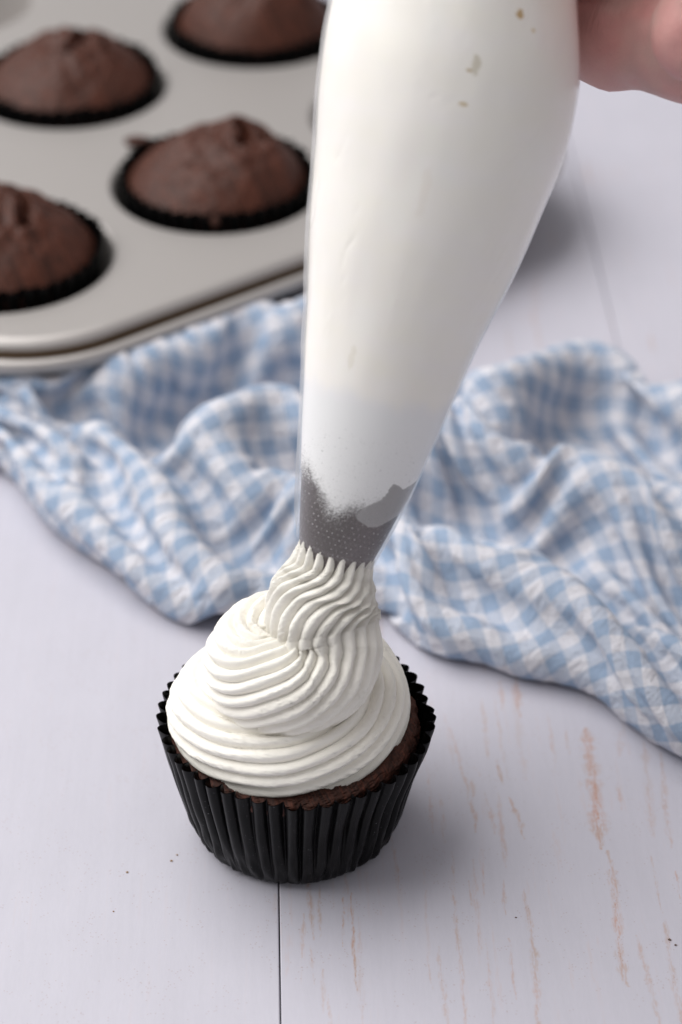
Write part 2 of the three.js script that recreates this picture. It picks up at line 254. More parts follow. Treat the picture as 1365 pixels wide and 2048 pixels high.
// ---------------------------------------------------------------- piping bag: clear film, cream inside, metal star nozzle, welded seam
{
  const prof = table([[-0.004, 0.0084, 0], [0, 0.0092, 0], [0.0105, 0.01173, 0.0004], [0.0168, 0.01311, 0.0006], [0.0231, 0.01437, 0.0007], [0.0357, 0.01675, 0.0007], [0.0482, 0.019, 0.0007], [0.0605, 0.02123, 0.0007], [0.0789, 0.02516, 0.0011], [0.097, 0.0282, 0.0012], [0.109, 0.02995, 0.0010], [0.1208, 0.0306, 0.0002], [0.1291, 0.0302, -0.0006], [0.1384, 0.0289, -0.002],
    [0.15, 0.026, -0.003], [0.165, 0.0205, -0.003], [0.182, 0.0145, -0.002], [0.2, 0.0105, -0.001], [0.215, 0.0115, 0], [0.24, 0.0165, 0.002]]);
  const at = (s, th, dr = 0) => {
    const r = prof(s, 1) + dr, o = prof(s, 2);
    return V(0, 0, 0).addScaledVector(AX, s).addScaledVector(ER, o + r * Math.sin(th)).addScaledVector(EF, r * Math.cos(th));
  };
  const wrinkle = (s, th) => {
    const c = Math.cos(th), q = Math.sin(th), top = ss(0.14, 0.2, s);
    const cr = Math.abs(noise3(c * 2.2 + s * 22, q * 2.2 - s * 9, s * 14 + 5)), cr2 = Math.abs(noise3(c * 3 - s * 30, q * 3, s * 10 + 40));
    return (0.00028 * fbm(c * 1.4, q * 1.4, s * 24, 2) - 0.00022 * ss(0.05, 0, cr) * ss(-0.1, 0.4, noise3(c * 2, q * 2, s * 20 + 60)) + 0.00010 * ss(0.04, 0, cr2) * ss(0.0, 0.5, noise3(c * 2 + 9, q * 2, s * 26))) * ss(0.03, 0.07, s) + top * 0.0022 * noise3(c * 3.4, q * 3.4, s * 16);
  };
  const bag = thing('piping_bag', 'clear plastic piping bag full of white frosting, held over the cupcake', 'piping bag', TIP.toArray());
  // nozzle: toothed lower rim
  const metal = new THREE.MeshStandardMaterial({ color: 0x6e6867, metalness: 0.85, roughness: 0.27, bumpMap: fineNoise, bumpScale: 0.00005, side: THREE.DoubleSide });
  const NS = TEETH * 16;
  const nz = (dr) => (u, v) => {
    const th = u * 2 * Math.PI, tri = Math.abs(((TEETH * (th - ridgePhase) / (2 * Math.PI)) % 1 + 1.5) % 1 - 0.5) * 2;   // 1 on the ridge (a notch), 0 between
    const s0 = -0.0026 + 0.0044 * (1 - tri), pin = -0.0007 * (1 - v) * (1 - v);
    const s = v < 0.35 ? lerp(s0, 0.004, v / 0.35) : lerp(0.004, 0.05, (v - 0.35) / 0.65);
    return at(s, th, -0.00075 + dr + (v < 0.35 ? pin * 0.5 : 0));
  };
  part(bag, 'nozzle', mergeGeometries([grid(NS, 40, nz(0), true, [8, 6]), grid(NS, 40, nz(-0.0006), true, [8, 6])]), metal, 'grey metal star nozzle inside the bag end');
  // cream: alpha where it thins out over the nozzle
  const S0 = 0.008, S1 = 0.235;
  const sAt = (v) => lerp(S0, S1, v), vOf = (s) => (s - S0) / (S1 - S0);
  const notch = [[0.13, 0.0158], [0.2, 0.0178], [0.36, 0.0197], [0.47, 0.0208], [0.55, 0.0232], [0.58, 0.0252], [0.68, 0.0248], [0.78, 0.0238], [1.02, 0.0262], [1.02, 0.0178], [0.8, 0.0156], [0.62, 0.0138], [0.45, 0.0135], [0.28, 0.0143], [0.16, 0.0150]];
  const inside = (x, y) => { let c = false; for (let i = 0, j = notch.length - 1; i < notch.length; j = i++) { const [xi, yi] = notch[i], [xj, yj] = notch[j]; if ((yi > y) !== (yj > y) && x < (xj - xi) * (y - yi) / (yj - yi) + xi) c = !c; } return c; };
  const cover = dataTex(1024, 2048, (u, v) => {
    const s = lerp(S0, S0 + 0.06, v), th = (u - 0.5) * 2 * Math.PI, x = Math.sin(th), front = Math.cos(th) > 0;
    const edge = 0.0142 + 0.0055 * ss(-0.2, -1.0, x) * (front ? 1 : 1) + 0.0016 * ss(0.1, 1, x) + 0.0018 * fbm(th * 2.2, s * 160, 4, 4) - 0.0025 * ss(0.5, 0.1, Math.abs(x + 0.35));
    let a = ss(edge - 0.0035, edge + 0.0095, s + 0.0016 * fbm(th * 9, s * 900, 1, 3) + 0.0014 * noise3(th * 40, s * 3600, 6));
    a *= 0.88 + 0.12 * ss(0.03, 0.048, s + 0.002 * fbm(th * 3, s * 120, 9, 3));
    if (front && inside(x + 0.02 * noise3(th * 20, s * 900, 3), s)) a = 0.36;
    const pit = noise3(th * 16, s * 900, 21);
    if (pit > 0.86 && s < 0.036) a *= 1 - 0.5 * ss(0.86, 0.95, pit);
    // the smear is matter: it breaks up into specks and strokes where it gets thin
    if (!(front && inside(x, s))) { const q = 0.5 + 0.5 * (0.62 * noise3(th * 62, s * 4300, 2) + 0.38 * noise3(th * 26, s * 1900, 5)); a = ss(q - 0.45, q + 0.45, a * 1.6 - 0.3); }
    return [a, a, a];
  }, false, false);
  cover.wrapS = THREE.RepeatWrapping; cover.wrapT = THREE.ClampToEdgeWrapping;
  const creamColour = dataTex(512, 2048, (u, v) => {
    const s = lerp(S0, S1, v), th = (u - 0.5) * 2 * Math.PI, x = Math.sin(th), R = prof(s, 1), X = x * R * 1000, Y = s * 1000;   // mm
    const cl = fbm(th * 1.4, s * 30, 2, 4), st = fbm(th * 0.9 + 4, s * 110, 5, 3);
    let c = [0.985 + 0.005 * cl, 0.97 + 0.008 * cl, 0.945 + 0.014 * cl - 0.012 * st];
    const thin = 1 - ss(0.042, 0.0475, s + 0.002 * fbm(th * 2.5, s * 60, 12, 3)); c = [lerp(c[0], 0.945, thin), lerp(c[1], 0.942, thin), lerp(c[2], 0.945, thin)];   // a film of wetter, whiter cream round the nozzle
    const blot = (bx, by, rx, ry, n, col, k) => { const d = Math.hypot((X - bx) / rx, (Y - by) / ry) + 0.35 * noise3(X * n, Y * n, bx); const m = k * (1 - ss(0.75, 1.1, d)); if (m > 0) c = c.map((q, i) => lerp(q, col[i], m)); };
    if (Math.cos(th) > 0) {
      blot(4.0, 124.5, 1.0, 2.4, 0.5, [0.83, 0.8, 0.73], 0.8); blot(2.6, 122.6, 0.7, 0.5, 1, [0.76, 0.68, 0.55], 0.9); blot(2.4, 115.2, 1.1, 0.55, 1.2, [0.8, 0.72, 0.58], 0.75); blot(13.0, 137, 0.8, 1.2, 0.9, [0.76, 0.62, 0.42], 0.9); blot(16.5, 134.4, 0.5, 0.5, 1, [0.82, 0.7, 0.5], 0.6);
      blot(-8.6, 53, 0.8, 3, 0.5, [0.91, 0.885, 0.82], 0.4); blot(-2, 95, 1.2, 7, 0.3, [0.93, 0.89, 0.85], 0.25);
    }
    return c;
  }, true, false);
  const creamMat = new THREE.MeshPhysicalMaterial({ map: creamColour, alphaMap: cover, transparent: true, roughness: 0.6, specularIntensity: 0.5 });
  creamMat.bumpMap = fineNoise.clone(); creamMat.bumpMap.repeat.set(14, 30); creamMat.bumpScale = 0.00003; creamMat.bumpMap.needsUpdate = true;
  const cream = grid(220, 260, (u, v) => { const th = (u - 0.5) * 2 * Math.PI, s = sAt(v); return at(s, th, -0.00042 + wrinkle(s, th)); }, false);
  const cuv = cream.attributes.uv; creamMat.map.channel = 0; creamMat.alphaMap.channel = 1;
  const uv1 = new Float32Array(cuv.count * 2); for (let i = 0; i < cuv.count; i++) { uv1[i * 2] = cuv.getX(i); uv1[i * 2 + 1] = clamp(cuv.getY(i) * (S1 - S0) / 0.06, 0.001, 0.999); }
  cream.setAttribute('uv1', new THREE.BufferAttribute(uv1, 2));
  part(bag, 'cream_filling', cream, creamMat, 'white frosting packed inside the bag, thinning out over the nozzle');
  // film with embossed dots
  const film = grid(260, 320, (u, v) => { const th = (u - 0.5) * 2 * Math.PI; const s = lerp(0.0036 + 0.0003 * Math.sin(th * 3) - 0.0016 * Math.sin(th), 0.246, v); return at(s, th, wrinkle(s, th)); }, false);
  const dotMap = dataTex(1024, 2048, (u, v) => {      // raised dots, 1.3 mm apart, plain to see where the film lies on bare metal
    const th = (u - 0.5) * 2 * Math.PI, s = v * 0.246 + 0.0036, row = Math.floor(s / 0.00135), gx = (u * 52 + (row & 1) * 0.5) % 1 - 0.5, gy = (s / 0.00135) % 1 - 0.5, col = Math.floor(u * 52 + (row & 1) * 0.5);
    const d = Math.hypot(gx, gy * 0.95), b = (1 - ss(0.09, 0.2, d)) * (0.5 + 0.5 * noise3(col * 3.7, row * 2.9, 1)) * ss(0.024, 0.015, s);
    const q = 0.99 - 0.33 * b; return [q, q, q];
  }, false, false);
  const filmMat = new THREE.MeshPhysicalMaterial({ transmission: 1, thickness: 0, roughness: 0.26, ior: 1.42, transmissionMap: dotMap, side: THREE.DoubleSide });
  filmMat.color.setRGB(0.995, 0.995, 0.995);
  part(bag, 'film', film, filmMat);
  // welded seam down the left side
  const seam = grid(3, 200, (u, v) => { const s = lerp(0.006, 0.17, v), w = (0.0007 + 0.00015 * noise3(s * 60, 0, 3)) * ss(0, 0.04, v); return at(s, -Math.PI / 2 + 0.05, wrinkle(s, -Math.PI / 2) + u * w).addScaledVector(EF, 0.0002 * noise3(s * 120, 2, 2)); });
  const seamMat = new THREE.MeshPhysicalMaterial({ transmission: 0.75, thickness: 0, roughness: 0.45, ior: 1.42, side: THREE.DoubleSide }); seamMat.color.setRGB(0.95, 0.95, 0.97);
  part(bag, 'seam', seam, seamMat);
}

// ---------------------------------------------------------------- hand that squeezes the bag
{
  const O = TIP.clone().addScaledVector(AX, 0.0036), W = (x, y, z) => O.clone().addScaledVector(ER, x).addScaledVector(AX, y).addScaledVector(EF, z);
  const cap = [];      // [a, b, ra, rb, blend]
  const chain = (list, k) => { for (let i = 0; i + 1 < list.length; i++) cap.push([W(...list[i].slice(0, 3)), W(...list[i + 1].slice(0, 3)), list[i][3], list[i + 1][3], k]); };
  const skip = 0.003;
  chain([[0.056, 0.137, -0.004, 0.0125], [0.037, 0.1335, -0.02, 0.0105], [0.014, 0.135, -0.0405, 0.0092], [-0.012, 0.139, -0.038, 0.008], [-0.026, 0.141, -0.027, 0.007]], skip);       // little finger
  chain([[0.055, 0.155, -0.006, 0.0130], [0.036, 0.1545, -0.022, 0.0108], [0.010, 0.156, -0.0375, 0.0098], [-0.018, 0.158, -0.032, 0.0088], [-0.030, 0.159, -0.018, 0.0076]], skip);    // ring
  chain([[0.053, 0.176, -0.006, 0.0135], [0.033, 0.1755, -0.022, 0.0112], [0.006, 0.177, -0.032, 0.0100], [-0.019, 0.178, -0.022, 0.0090], [-0.024, 0.178, -0.006, 0.0078]], skip);     // middle
  chain([[0.050, 0.196, -0.004, 0.0130], [0.030, 0.197, -0.019, 0.0112], [0.006, 0.198, -0.0255, 0.0100], [-0.015, 0.198, -0.015, 0.0088], [-0.018, 0.198, 0.000, 0.0078]], skip);      // index
  chain([[0.092, 0.170, 0.012, 0.0165], [0.062, 0.186, 0.026, 0.0140], [0.036, 0.195, 0.030, 0.0118], [0.010, 0.199, 0.026, 0.0092]], 0.006);                                             // thumb
  chain([[0.056, 0.139, -0.003, 0.0135], [0.082, 0.150, 0.004, 0.016], [0.118, 0.170, 0.008, 0.021]], 0.008);                                                                                // palm, little-finger side
  chain([[0.057, 0.158, -0.003, 0.014], [0.118, 0.176, 0.004, 0.023]], 0.008); chain([[0.054, 0.178, -0.003, 0.014], [0.118, 0.180, 0.004, 0.023]], 0.008); chain([[0.051, 0.196, -0.002, 0.0135], [0.118, 0.184, 0.004, 0.023]], 0.008);
  chain([[0.0535, 0.1398, 0.014, 0.0122], [0.078, 0.150, 0.016, 0.016], [0.110, 0.168, 0.014, 0.020]], 0.0022);                                                                                  // heel of the hand
  chain([[0.118, 0.176, 0.006, 0.0255], [0.150, 0.186, 0.006, 0.0245], [0.23, 0.212, 0.006, 0.032], [0.34, 0.248, 0.006, 0.040]], 0.012);                                                       // wrist, forearm
  const lo = V(Infinity, Infinity, Infinity), hi = V(-Infinity, -Infinity, -Infinity);
  for (const [a, b, ra, rb] of cap) for (const [p, r] of [[a, ra], [b, rb]]) { lo.min(p.clone().subScalar(r + 0.006)); hi.max(p.clone().addScalar(r + 0.006)); }
  const ba = V(), pa = V();
  const sdf = (p) => {
    let d = 1;
    for (const [a, b, ra, rb, k] of cap) {
      ba.subVectors(b, a); pa.subVectors(p, a); const h = clamp(pa.dot(ba) / ba.lengthSq(), 0, 1), q = pa.addScaledVector(ba, -h).length() - lerp(ra, rb, h * h * (3 - 2 * h) * 0.5 + h * 0.5);
      const m = clamp(0.5 + 0.5 * (d - q) / k, 0, 1); d = lerp(d, q, m) - k * m * (1 - m);
    }
    return d + 0.0005 * noise3(p.x * 90, p.y * 90, p.z * 90);
  };
  const cell = 0.0024, n = hi.clone().sub(lo).divideScalar(cell).ceil(), nx = n.x + 1, ny = n.y + 1, nzz = n.z + 1, F = new Float32Array(nx * ny * nzz), q = V();
  for (let z = 0; z < nzz; z++) for (let y = 0; y < ny; y++) for (let x = 0; x < nx; x++) F[(z * ny + y) * nx + x] = sdf(q.set(lo.x + x * cell, lo.y + y * cell, lo.z + z * cell));
  // surface nets
  const vid = new Int32Array(nx * ny * nzz).fill(-1), pos = [], idx = [];
  const id = (x, y, z) => (z * ny + y) * nx + x;
  for (let z = 0; z < nzz - 1; z++) for (let y = 0; y < ny - 1; y++) for (let x = 0; x < nx - 1; x++) {
    let sx = 0, sy = 0, sz = 0, c = 0;
    const f = (dx, dy, dz) => F[id(x + dx, y + dy, z + dz)];
    const edge = (x0, y0, z0, x1, y1, z1) => { const a = f(x0, y0, z0), b = f(x1, y1, z1); if ((a < 0) !== (b < 0)) { const t = a / (a - b); sx += lerp(x0, x1, t); sy += lerp(y0, y1, t); sz += lerp(z0, z1, t); c++; } };
    for (let i = 0; i < 2; i++) for (let k = 0; k < 2; k++) { edge(0, i, k, 1, i, k); edge(i, 0, k, i, 1, k); edge(i, k, 0, i, k, 1); }
    if (c) { vid[id(x, y, z)] = pos.length / 3; pos.push(lo.x + (x + sx / c) * cell, lo.y + (y + sy / c) * cell, lo.z + (z + sz / c) * cell); }
  }
  for (let z = 1; z < nzz - 1; z++) for (let y = 1; y < ny - 1; y++) for (let x = 1; x < nx - 1; x++) {
    const a = F[id(x, y, z)] < 0;
    const quad = (p, r, s, t, flip) => { const v = [p, r, s, t].map((k) => vid[k]); if (v.some((k) => k < 0)) return; if (flip) idx.push(v[0], v[1], v[2], v[0], v[2], v[3]); else idx.push(v[0], v[2], v[1], v[0], v[3], v[2]); };
    if (a !== F[id(x + 1, y, z)] < 0) quad(id(x, y - 1, z - 1), id(x, y, z - 1), id(x, y, z), id(x, y - 1, z), a);
    if (a !== F[id(x, y + 1, z)] < 0) quad(id(x - 1, y, z - 1), id(x - 1, y, z), id(x, y, z), id(x, y, z - 1), a);
    if (a !== F[id(x, y, z + 1)] < 0) quad(id(x - 1, y - 1, z), id(x, y - 1, z), id(x, y, z), id(x - 1, y, z), a);
  }
  const base = W(0.09, 0.16, 0.005);
  const g = new THREE.BufferGeometry(), nrm = [], col = [], uv = [], e = 0.0008;
  for (let i = 0; i < pos.length; i += 3) {
    const p = V(pos[i], pos[i + 1], pos[i + 2]), d = (dx, dy, dz) => sdf(V(p.x + dx, p.y + dy, p.z + dz));
    const nn = V(d(e, 0, 0) - d(-e, 0, 0), d(0, e, 0) - d(0, -e, 0), d(0, 0, e) - d(0, 0, -e)).normalize(); nrm.push(nn.x, nn.y, nn.z);
    const m = fbm(p.x * 55, p.y * 55, p.z * 55, 4), b = noise3(p.x * 160, p.y * 160, p.z * 160);
    col.push(0.58 + 0.08 * m + 0.02 * b, 0.315 - 0.03 * m + 0.02 * b, 0.29 - 0.02 * m + 0.015 * b);
    uv.push((p.x + p.z * 0.4) / 0.03, (p.y + p.z * 0.5) / 0.03);
  }
  for (let i = 0; i < pos.length; i += 3) { pos[i] -= base.x; pos[i + 1] -= base.y; pos[i + 2] -= base.z; }
  g.setAttribute('position', new THREE.Float32BufferAttribute(pos, 3)); g.setAttribute('normal', new THREE.Float32BufferAttribute(nrm, 3)); g.setAttribute('color', new THREE.Float32BufferAttribute(col, 3)); g.setAttribute('uv', new THREE.Float32BufferAttribute(uv, 2)); g.setIndex(idx);
  const person = thing('person', 'bare hand of a person gripping the top of the piping bag from the right', 'person', base.toArray());
  part(person, 'hand', g, new THREE.MeshPhysicalMaterial({ vertexColors: true, roughness: 0.52, bumpMap: fineNoise, bumpScale: 0.00025, sheen: 0.2, sheenRoughness: 0.6 }));
  const nailMat = new THREE.MeshStandardMaterial({ color: 0xe0b0a4, roughness: 0.3 });
  for (const [x, y, z, s] of [[0.008, 0.2005, 0.0335, 1.2], [-0.0325, 0.142, -0.026, 0.85], [-0.037, 0.160, -0.018, 1], [-0.031, 0.179, -0.006, 1], [-0.025, 0.199, 0.0, 1]]) {
    const n1 = part(person, 'fingernail', new THREE.SphereGeometry(0.0048 * s, 20, 12).scale(1, 1, 0.35), nailMat);
    n1.position.copy(W(x, y, z).sub(base)); n1.lookAt(W(x, y, z).add(W(x, y, z).sub(W(0, y, z * 0.2)))); 
  }
}

// ---------------------------------------------------------------- muffin tin and the cupcakes in it
const TH = 0.036, TA = 37 * Math.PI / 180, TU = V(Math.cos(TA), 0, -Math.sin(TA)), TN = V(Math.sin(TA), 0, Math.cos(TA));   // along the front edge, towards the viewer
const CELL0 = V(-0.0321, 0, -0.2885), CU = 0.0878, CW = 0.1;          // second cup of the front row
const cellAt = (i, j) => CELL0.clone().addScaledVector(TU, i * CU).addScaledVector(TN, -j * CW);
{
  const tin = thing('muffin_tin', 'beige metal muffin tin with a rolled rim, holding cupcakes in black cases', 'muffin tin');
  const origin = cellAt(0, 0); tin.position.copy(origin); tin.rotation.y = TA;       // own x along the front edge, own z towards the viewer
  const x0 = -CU - 0.039, x1 = CU + 0.0365, z1 = 0.0575, z0 = -3 * CW - 0.062, R = 0.042;
  const rr = (o) => { // rounded rectangle outline, offset outwards by o
    const pts = [], r = R + o;
    for (const [cx, cz, a0] of [[x1 - R, z1 - R, 0], [x0 + R, z1 - R, 90], [x0 + R, z0 + R, 180], [x1 - R, z0 + R, 270]]) for (let k = 0; k <= 14; k++) { const a = (a0 + k * 90 / 14) * Math.PI / 180; pts.push([cx + r * Math.cos(a), cz + r * Math.sin(a)]); }
    return pts;
  };
  const mat = new THREE.MeshPhysicalMaterial({ color: 0xb2adaa, metalness: 0.5, roughness: 0.42, bumpMap: fineNoise, bumpScale: 0.00003, side: THREE.DoubleSide });
  const shape = new THREE.Shape(rr(0).map(([x, z]) => new THREE.Vector2(x, -z)));
  for (let i = -1; i <= 1; i++) for (let j = 0; j < 4; j++) { const h = new THREE.Path(); h.absarc(i * CU, j * CW, 0.0385, 0, Math.PI * 2, true); shape.holes.push(h); }
  part(tin, 'top_plate', new THREE.ShapeGeometry(shape, 48).rotateX(-Math.PI / 2).translate(0, TH, 0), mat);
  const rim = [[0, 0], [0.0015, -0.0003], [0.0028, -0.0012], [0.0035, -0.0028], [0.0038, -0.0076], [0.0054, -0.0079], [0.0057, -0.0056], [0.0064, -0.0045], [0.0076, -0.0042], [0.0088, -0.0048], [0.0094, -0.0062], [0.0092, -0.0080], [0.0080, -0.0092]];
  const loops = rim.map(([o]) => rr(o)), nL = loops[0].length;
  const band = (from, to) => grid(nL, to - from, (u, v) => { const j = from + Math.round(v * (to - from)), i = Math.round(u * nL) % nL, p = loops[j][i]; return V(p[0], TH + rim[j][1], p[1]); }, true, [40, 1]);
  part(tin, 'flange_edge', band(0, 3), mat); part(tin, 'rolled_rim', band(6, rim.length - 1), mat);
  part(tin, 'rim_groove', band(3, 6), new THREE.MeshStandardMaterial({ color: 0x5e4c3a, metalness: 0.3, roughness: 0.6, side: THREE.DoubleSide }), 'brown line in the groove of the rim');  // groove band coloured darker and browner than the rest of the tin
  const under = new THREE.MeshStandardMaterial({ color: 0x2b2827, metalness: 0.3, roughness: 0.55, side: THREE.DoubleSide });
  const cupBack = new THREE.LatheGeometry([[0.0380, TH - 0.0035], [0.0373, TH - 0.006], [0.0342, 0.018], [0.0305, 0.0048], [0.0288, 0.0012], [0.0255, 0.0004], [0.0001, 0.0004]].map(([r, y]) => new THREE.Vector2(r, y)), 72);
  const cup = new THREE.LatheGeometry([[0.0388, TH - 0.00005], [0.0378, TH - 0.0004], [0.037, TH - 0.0014], [0.0366, TH - 0.003], [0.0335, 0.018], [0.0298, 0.005], [0.0282, 0.0022], [0.0255, 0.0012], [0.0001, 0.001]].map(([r, y]) => new THREE.Vector2(r, y)), 72);
  for (let j = 0; j < 4; j++) for (let i = -1; i <= 1; i++) { part(tin, 'cup', cup, mat, i === 0 && j === 2 ? 'empty cup' : undefined).position.set(i * CU, 0, -j * CW); part(tin, 'cup_underside', cupBack, under).position.set(i * CU, 0, -j * CW); }
}
{
  // domes: peak offset, height, cracks as polylines [x, z, ...] in mm seen from the viewer, and the label
  const list = [
    { ij: [-1, 0], seed: 31, peak: [-6, -7], h: 25, cracks: [[[-12, -12, -3, -10, 5, -9, 9, -2, 9.5, 7], 2.2, 3.2], [[-14, -13, -8, -6], 1.6, 2]], label: 'chocolate cupcake with a long dark split, in the rounded front corner of the tin' },
    { ij: [0, 0], seed: 32, peak: [6, -5], h: 22, cracks: [[[8, -9, 11, -3, 9, 3], 2, 3], [[14, -8, 19, -1], 1.6, 2]], crumb: true, label: 'smooth domed chocolate cupcake with baked-on drip, nearest the piping bag in the tin' },
    { ij: [0, 1], seed: 33, peak: [3, -5], h: 21, cracks: [[[6, -9, 4, -2, 1, 5], 2.2, 3.2], [[14, -4, 16, 3], 1.8, 2.2]], label: 'unfrosted chocolate cupcake at upper left of the photo, cracked beside its peak' },
    { ij: [1, 1], seed: 34, peak: [0, -3], h: 30, cracks: [[[14, -6, 17, 4], 2.4, 3]], label: 'unfrosted chocolate cupcake cut off by the top edge of the photo, left of the bag' }];
  const seg = (px, pz, a) => { let best = 1e9; for (let i = 0; i + 3 < a.length; i += 2) { const dx = a[i + 2] - a[i], dz = a[i + 3] - a[i + 1], t = clamp(((px - a[i]) * dx + (pz - a[i + 1]) * dz) / (dx * dx + dz * dz), 0, 1); best = Math.min(best, Math.hypot(px - a[i] - dx * t, pz - a[i + 1] - dz * t)); } return best; };
  for (const c of list) {
    const p = cellAt(...c.ij), o = thing('cupcake', c.label, 'cupcake', [p.x, 0.0018, p.z]);
    part(o, 'paper_case', caseGeo(c.seed, 0, 40, 0.0392), paperMat);
    const g = grid(180, 90, (u, v) => {
      const a = u * 2 * Math.PI, rho = v < 0.12 ? 1 : 1 - (v - 0.12) / 0.88, ca = Math.cos(a), sa = -Math.sin(a);
      const rad = 32.0 * (v < 0.12 ? lerp(0.95, 1, v / 0.12) : rho), pull = 1 - rho;
      const lob = 1 + 0.03 * noise3(ca * 1.5, sa * 1.5, c.seed) * (1 - rho);
      let x = rad * lob * ca + c.peak[0] * pull * 1.1, z = rad * sa + c.peak[1] * pull * 1.1;
      const ro = Math.sqrt(rho * rho + 0.03) / Math.sqrt(1.03), hd = c.h * 0.66 * (1 - Math.pow(ro, 2.9)) + c.h * 0.17 * (1 - ro);
      let y = v < 0.12 ? lerp(24, 35.2, v / 0.12) : 35.2 + Math.max(0, hd);
      const w = v < 0.12 ? 0 : 1;
      y += w * (3.0 * fbm(x * 0.055 + c.seed, z * 0.055, 1, 2) * (1 - rho * rho) + 0.7 * noise3(x * 0.16, z * 0.16, c.seed) * (1 - rho * rho) + 0.35 * fbm(x * 0.4, z * 0.4, c.seed, 4));
      for (const [line, wd, dp] of c.cracks) { const d = seg(x + 0.9 * noise3(x * 0.3, z * 0.3, 2), z + 0.9 * noise3(x * 0.3, z * 0.3, 7), line); y += w * (-2.1 * dp * Math.exp(-d * d / (wd * wd * 0.55)) + 0.9 * Math.exp(-Math.pow((d - wd * 1.5) / wd, 2))); }
      return V(x / 1000, y / 1000, z / 1000);
    }, true);
    sphereUV(g, 0.09);
    const dome = part(o, 'cake', g, domeMat);
    if (c.crumb) { // a baked-on drip at its near edge and a scrap at its left
      const blob = (x, y, z, sx, sy, sz, s) => { const b = new THREE.IcosahedronGeometry(0.001, 4), q = b.attributes.position; for (let i = 0; i < q.count; i++) { const v = V(q.getX(i), q.getY(i), q.getZ(i)), k = 1 + 0.35 * fbm(v.x * 1500 + s, v.y * 1500, v.z * 1500, 3); q.setXYZ(i, x + v.x * sx * k, y + v.y * sy * k, z + v.z * sz * k); } b.computeVertexNormals(); return b; };
      part(o, 'crumb', blob(0.001, 0.0372, 0.0335, 1.6, 2, 2.4, 3), cakeMat); part(o, 'crumb', blob(-0.030, 0.039, -0.022, 4.5, 2.2, 2.6, 8), cakeMat);
    }
  }
}

